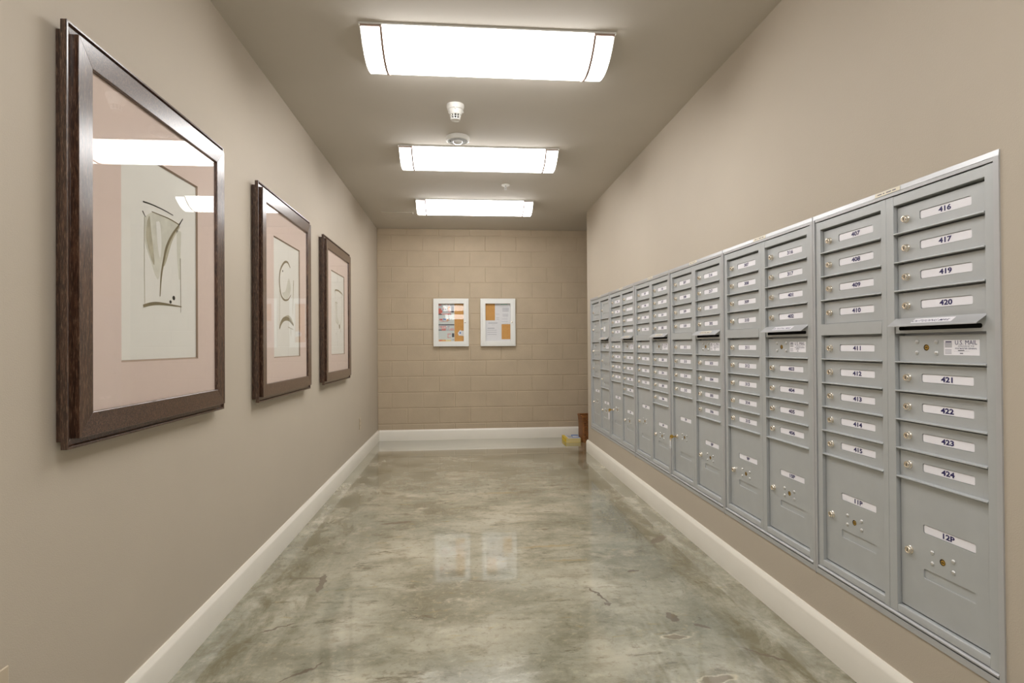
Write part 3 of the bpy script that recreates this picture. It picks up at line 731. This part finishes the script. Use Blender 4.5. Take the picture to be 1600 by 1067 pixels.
# ------------------------------------------------------------------ ceiling lamps
LW, LSAG, LX0, LX1 = .42, .11, -.4707, .7444
def arc(r_add=0., n=20, w_=LW, s=LSAG):
    R = ((w_/2)**2+s*s)/(2*s); h = R-s; a = math.asin((w_/2)/R); R += r_add
    return [(w_/2+R*math.sin(t), -(R*math.cos(t)-h)) for t in [-a+2*a*i/n for i in range(n+1)]]
lamp_parts = None
def ceiling_lamp(y, label):
    global lamp_parts
    root = empty('ceiling_lamp', (LX0, y, HC), 0, label, 'ceiling light', 'curved white ceiling lamps')
    Lx = LX1-LX0
    if lamp_parts is None:
        lamp_parts = []
        mb = MB(); mb.box(.0, Lx, -.008, LW+.008, -.008, -.0005, 'white'); 
        pr = arc(-.004)
        for xa, xb in ((.004, .008), (Lx-.008, Lx-.004)): mb.prism([(a, min(b, -.006)) for a, b in pr]+[(LW, -.006), (0, -.006)], lambda a, b, l: (l, a, b), xa, xb, 'white')
        lamp_parts.append(mb.build('mounting_pan', root, smooth=0))
        mb = MB(); pr = arc(0, 28); n = len(pr)
        mb.prism([(0, -.009)]+[(a, min(b, -.009)) for a, b in pr[1:-1]]+[(LW, -.009)], lambda a, b, l: (l, a, b), .104, Lx-.104, 'lamp')
        lamp_parts.append(mb.build('diffuser', root, smooth=30))
        for xa, xb in ((.009, .095), (Lx-.095, Lx-.009)):
            mb = MB(); mb.prism([(0, -.009)]+[(a, min(b, -.009)) for a, b in pr[1:-1]]+[(LW, -.009)], lambda a, b, l: (l, a, b), xa, xb, 'lamp'); lamp_parts.append(mb.build('end_diffuser', root, smooth=30))
        for xa, xb in ((.0940, .1050), (Lx-.1050, Lx-.0940)):
            mb = MB(); a_, b_ = arc(.0045, 28), arc(-.008, 28)
            poly = a_+b_[::-1]; m = len(a_); vs = [(xa, p, min(q, -.0085)) for p, q in poly]+[(xb, p, min(q, -.0085)) for p, q in poly]; n = len(poly)
            fs = [(i, (i+1) % n, n+(i+1) % n, n+i) for i in range(n)]+[(i, i+1, n-2-i, n-1-i) for i in range(m-1)]+[(n+i, 2*n-1-i, 2*n-2-i, n+i+1) for i in range(m-1)]
            mb.add(vs, fs, 'bronze'); lamp_parts.append(mb.build('trim_band', root, smooth=30))
        for xa, xb in ((.006, .1035), (Lx-.1035, Lx-.006)):
            mb = MB(); mb.box(xa, xb, -.004, .0035, -.017, -.0085, 'bronze'); lamp_parts.append(mb.build('end_trim', root, smooth=0))
    else:
        for p in lamp_parts:
            c = p.copy(); COL.objects.link(c); c.parent = root
M['bronze'] = simple('lamp_trim_metal', srgb(170, 146, 134), .5, metal=.0)
for y, l in ((2.6567, 'long curved white ceiling lamp nearest the camera'), (4.2626, 'middle of the three curved white ceiling lamps in view'),
             (5.8062, 'farthest curved white ceiling lamp, near the block wall'),
             (.45, 'added curved white ceiling lamp just above the camera, out of view'), (-1.15, 'added curved white ceiling lamp behind the camera, out of view')):  # last two lamps are unseen, added to light the near end
    ceiling_lamp(y, l)

# ------------------------------------------------------------------ ceiling devices
root = empty('smoke_detector', (-.036, 3.53, HC), 0, 'white smoke detector with a slotted cone, between the first and second lamps', 'smoke detector')
mb = MB(); mb.lathe((0, 0, 0), (0, 0, -1), [(.054, .0005), (.055, .012), (.052, .018), (.050, .030), (.046, .033)], 'plastic', 36); mb.build('base', root)
mb = MB(); mb.lathe((0, 0, 0), (0, 0, -1), [(.045, .031), (.044, .044), (.037, .064), (.035, .0645), (.032, .0646)], 'plastic', 36)
mb.lathe((0, 0, 0), (0, 0, -1), [(.026, .062), (.024, .088)], 'slotdark', 24)
mb.lathe((0, 0, 0), (0, 0, -1), [(.029, .089), (.028, .095), (.020, .097)], 'plastic', 30)
mb.torus((0, 0, -.0765), (0, 0, 1), .0310, .0018, 'plastic', 28, 6)
for i in range(10):
    a = i*math.pi/5; c, s = math.cos(a), math.sin(a)
    mb.add([(c*r_-s*w_, s*r_+c*w_, z) for r_, z in ((.035, -.063), (.0290, -.091), (.025, -.091), (.028, -.063)) for w_ in (-.003, .003)],
           [(0, 1, 3, 2), (2, 3, 5, 4), (4, 5, 7, 6), (6, 7, 1, 0), (0, 2, 4, 6), (7, 5, 3, 1)], 'plastic')
mb.build('sensing_chamber', root)
for i in range(3):
    a = math.radians(20+i*125); mb = MB(); mb.box(-.006, .006, -.004, .004, -.042, -.030, 'plastic'); o = mb.build('clip', root, bevel=.001); o.location = (.047*math.cos(a), .047*math.sin(a), 0); o.rotation_euler.z = a
root = empty('motion_sensor', (-.026, 4.07, HC), 0, 'flat round white motion sensor just before the second lamp', 'motion sensor')
mb = MB(); mb.lathe((0, 0, 0), (0, 0, -1), [(.082, .0005), (.084, .024), (.082, .030), (.077, .033), (.073, .0325), (.072, .029)], 'plastic', 44)
mb.lathe((0, 0, 0), (0, 0, -1), [(.0725, .026), (.0725, .0295), (.040, .0335)], 'pgrey', 44); mb.build('housing', root)
mb = MB(); mb.lathe((0, 0, 0), (0, 0, -1), [(.036, .033), (.034, .041), (.026, .048), (.012, .051)], 'lens', 32); mb.build('lens', root)
mb = MB(); mb.lathe((-.052, -.005, 0), (0, 0, -1), [(.006, .030), (.005, .035)], 'slotdark', 16); mb.build('indicator', root)
root = empty('sprinkler_head', (.409, 5.26, HC), 0, 'small white fire sprinkler between the second and third lamps', 'sprinkler')
mb = MB(); mb.lathe((0, 0, 0), (0, 0, -1), [(.038, .0005), (.037, .005), (.018, .009), (.012, .0095)], 'plastic', 28); mb.build('escutcheon', root)
mb = MB(); mb.lathe((0, 0, 0), (0, 0, -1), [(.008, .009), (.008, .018), (.004, .020), (.0035, .038), (.006, .040)], 'rivet', 16)
for s in (-1, 1): mb.box(s*.009-.0015, s*.009+.0015, -.002, .002, -.040, -.016, 'rivet')
mb.build('body', root)
mb = MB(); mb.lathe((0, 0, 0), (0, 0, -1), [(.004, .040), (.014, .0405), (.0145, .042), (.003, .0425)], 'rivet', 20); mb.build('deflector', root)
root = empty('ceiling_hatch', (-.72, 6.59, HC), 0, 'ceiling-coloured square access hatch near the far left corner', 'access panel')
mb = MB(); box_ring(mb, -.175, .175, -.2, .2, .02, -1, 1, 'ceiling'); mb.v = [(x, z, -.006 if y < 0 else -.0004) for x, y, z in mb.v]; mb.build('hatch_frame', root, smooth=0, bevel=.001)
mb = MB(); mb.box(-.152, .152, -.177, .177, -.004, -.0004, 'ceiling'); mb.build('hatch_panel', root, smooth=0)

# ------------------------------------------------------------------ painted outlet plates on the left wall
def outlet(y, zc, label, h=.115, w_=.072):
    root = empty('outlet', (WL, y, zc), math.pi/2, label, 'outlet')
    mb = MB(); mb.box(-w_/2, w_/2, -.006, -.0003, -h/2, h/2, 'almond'); mb.build('cover_plate', root, bevel=.0025)
    for s in (-1, 1):
        mb = MB(); pts = rrect(0, s*.021, .033, .028, .011, 5); n = len(pts)
        mb.add([(a, -.0075, b) for a, b in pts]+[(a, -.0055, b) for a, b in pts], [tuple(range(n))]+[(i, n+i, n+(i+1) % n, (i+1) % n) for i in range(n)], 'almond')
        for dx in (-.006, .006): mb.box(dx-.001, dx+.001, -.0079, -.0074, s*.021-.001, s*.021+.007, 'slotdark')
        mb.build('socket', root, smooth=0)
outlet(6.04, .392, 'tan painted outlet low on the left wall, beyond the pictures')
outlet(1.404, .395, 'tan painted outlet at the bottom left edge of the photo')

# ------------------------------------------------------------------ basket and phone book in the far right corner
root = empty('wicker_basket', (1.625, 6.995, 0), 0, 'reddish brown woven basket standing in the far right corner', 'basket')
mb = MB(); n = 10; vs = []; fs = []
def ringp(hw, hd_, z, r_=.02): return [(a, b, z) for a, b in rrect(0, 0, hw*2, hd_*2, r_, 3)]
levels = [(.160, .142, 0), (.162, .143, .08), (.160, .144, .20), (.166, .150, .298), (.170, .153, .305), (.170, .153, .325), (.155, .138, .325), (.150, .134, .30), (.148, .130, .012)]
for hw, hd_, z in levels: vs += ringp(hw, hd_, z)
k = len(ringp(.1, .1, 0))
for j in range(len(levels)-1): fs += [(j*k+i, j*k+(i+1) % k, (j+1)*k+(i+1) % k, (j+1)*k+i) for i in range(k)]
fs += [tuple(range(k-1, -1, -1)), tuple((len(levels)-1)*k+i for i in range(k))]
mb.add(vs, fs, 'basket'); mb.build('basket_body', root, smooth=40)
mb = MB(); mb.box(-.035, .035, -.1475, -.146, .235, .258, 'wicker_dark'); mb.build('handle_hole', root, smooth=0)
# coarse weave straps standing proud of the body
mb = MB()
for i in range(9):
    z = .02+i*.031
    for j in range(10):
        x = -.145+j*.030
        if (i+j) % 2: mb.box(x, x+.026, -.1475-.012*(z/.3), -.138-.010*(z/.3), z, z+.022, 'basket')
mb.build('weave', root, smooth=0, bevel=.003)
root = empty('phone_book', (1.258, 6.885, 0), 0, 'thick phone book with yellow spine lying in front of the basket', 'book')
bw, bd, bh = .187, .275, .05
mb = MB(); mb.box(.004, bw-.001, .001, bd-.001, .0015, bh-.0015, 'pages'); mb.build('pages', root, bevel=.001)
mb = MB(); mb.box(0, .0040, 0, bd, 0, bh, 'yellow'); mb.box(.004, bw, 0, bd, 0, .0015, 'yellow'); mb.box(0, bw, 0, bd, bh-.0015, bh, 'cover')
mb.box(.0, .03, 0, bd, bh, bh+.0004, 'yellow'); mb.box(.05, .12, .04, .22, bh, bh+.0004, 'pgrey'); mb.build('cover', root, smooth=0)
mb = MB(); mb.box(0, .085, 0, .20, 0, .004, 'pblue'); mb.box(.006, .079, .006, .11, .004, .0044, 'cover'); o = mb.build('booklet', smooth=0, bevel=.0006)
o.location = (1.352, 6.945, bh+.0006); o.rotation_euler.z = -.1; tag(o, 'thin blue and white booklet lying on the phone book', 'booklet')
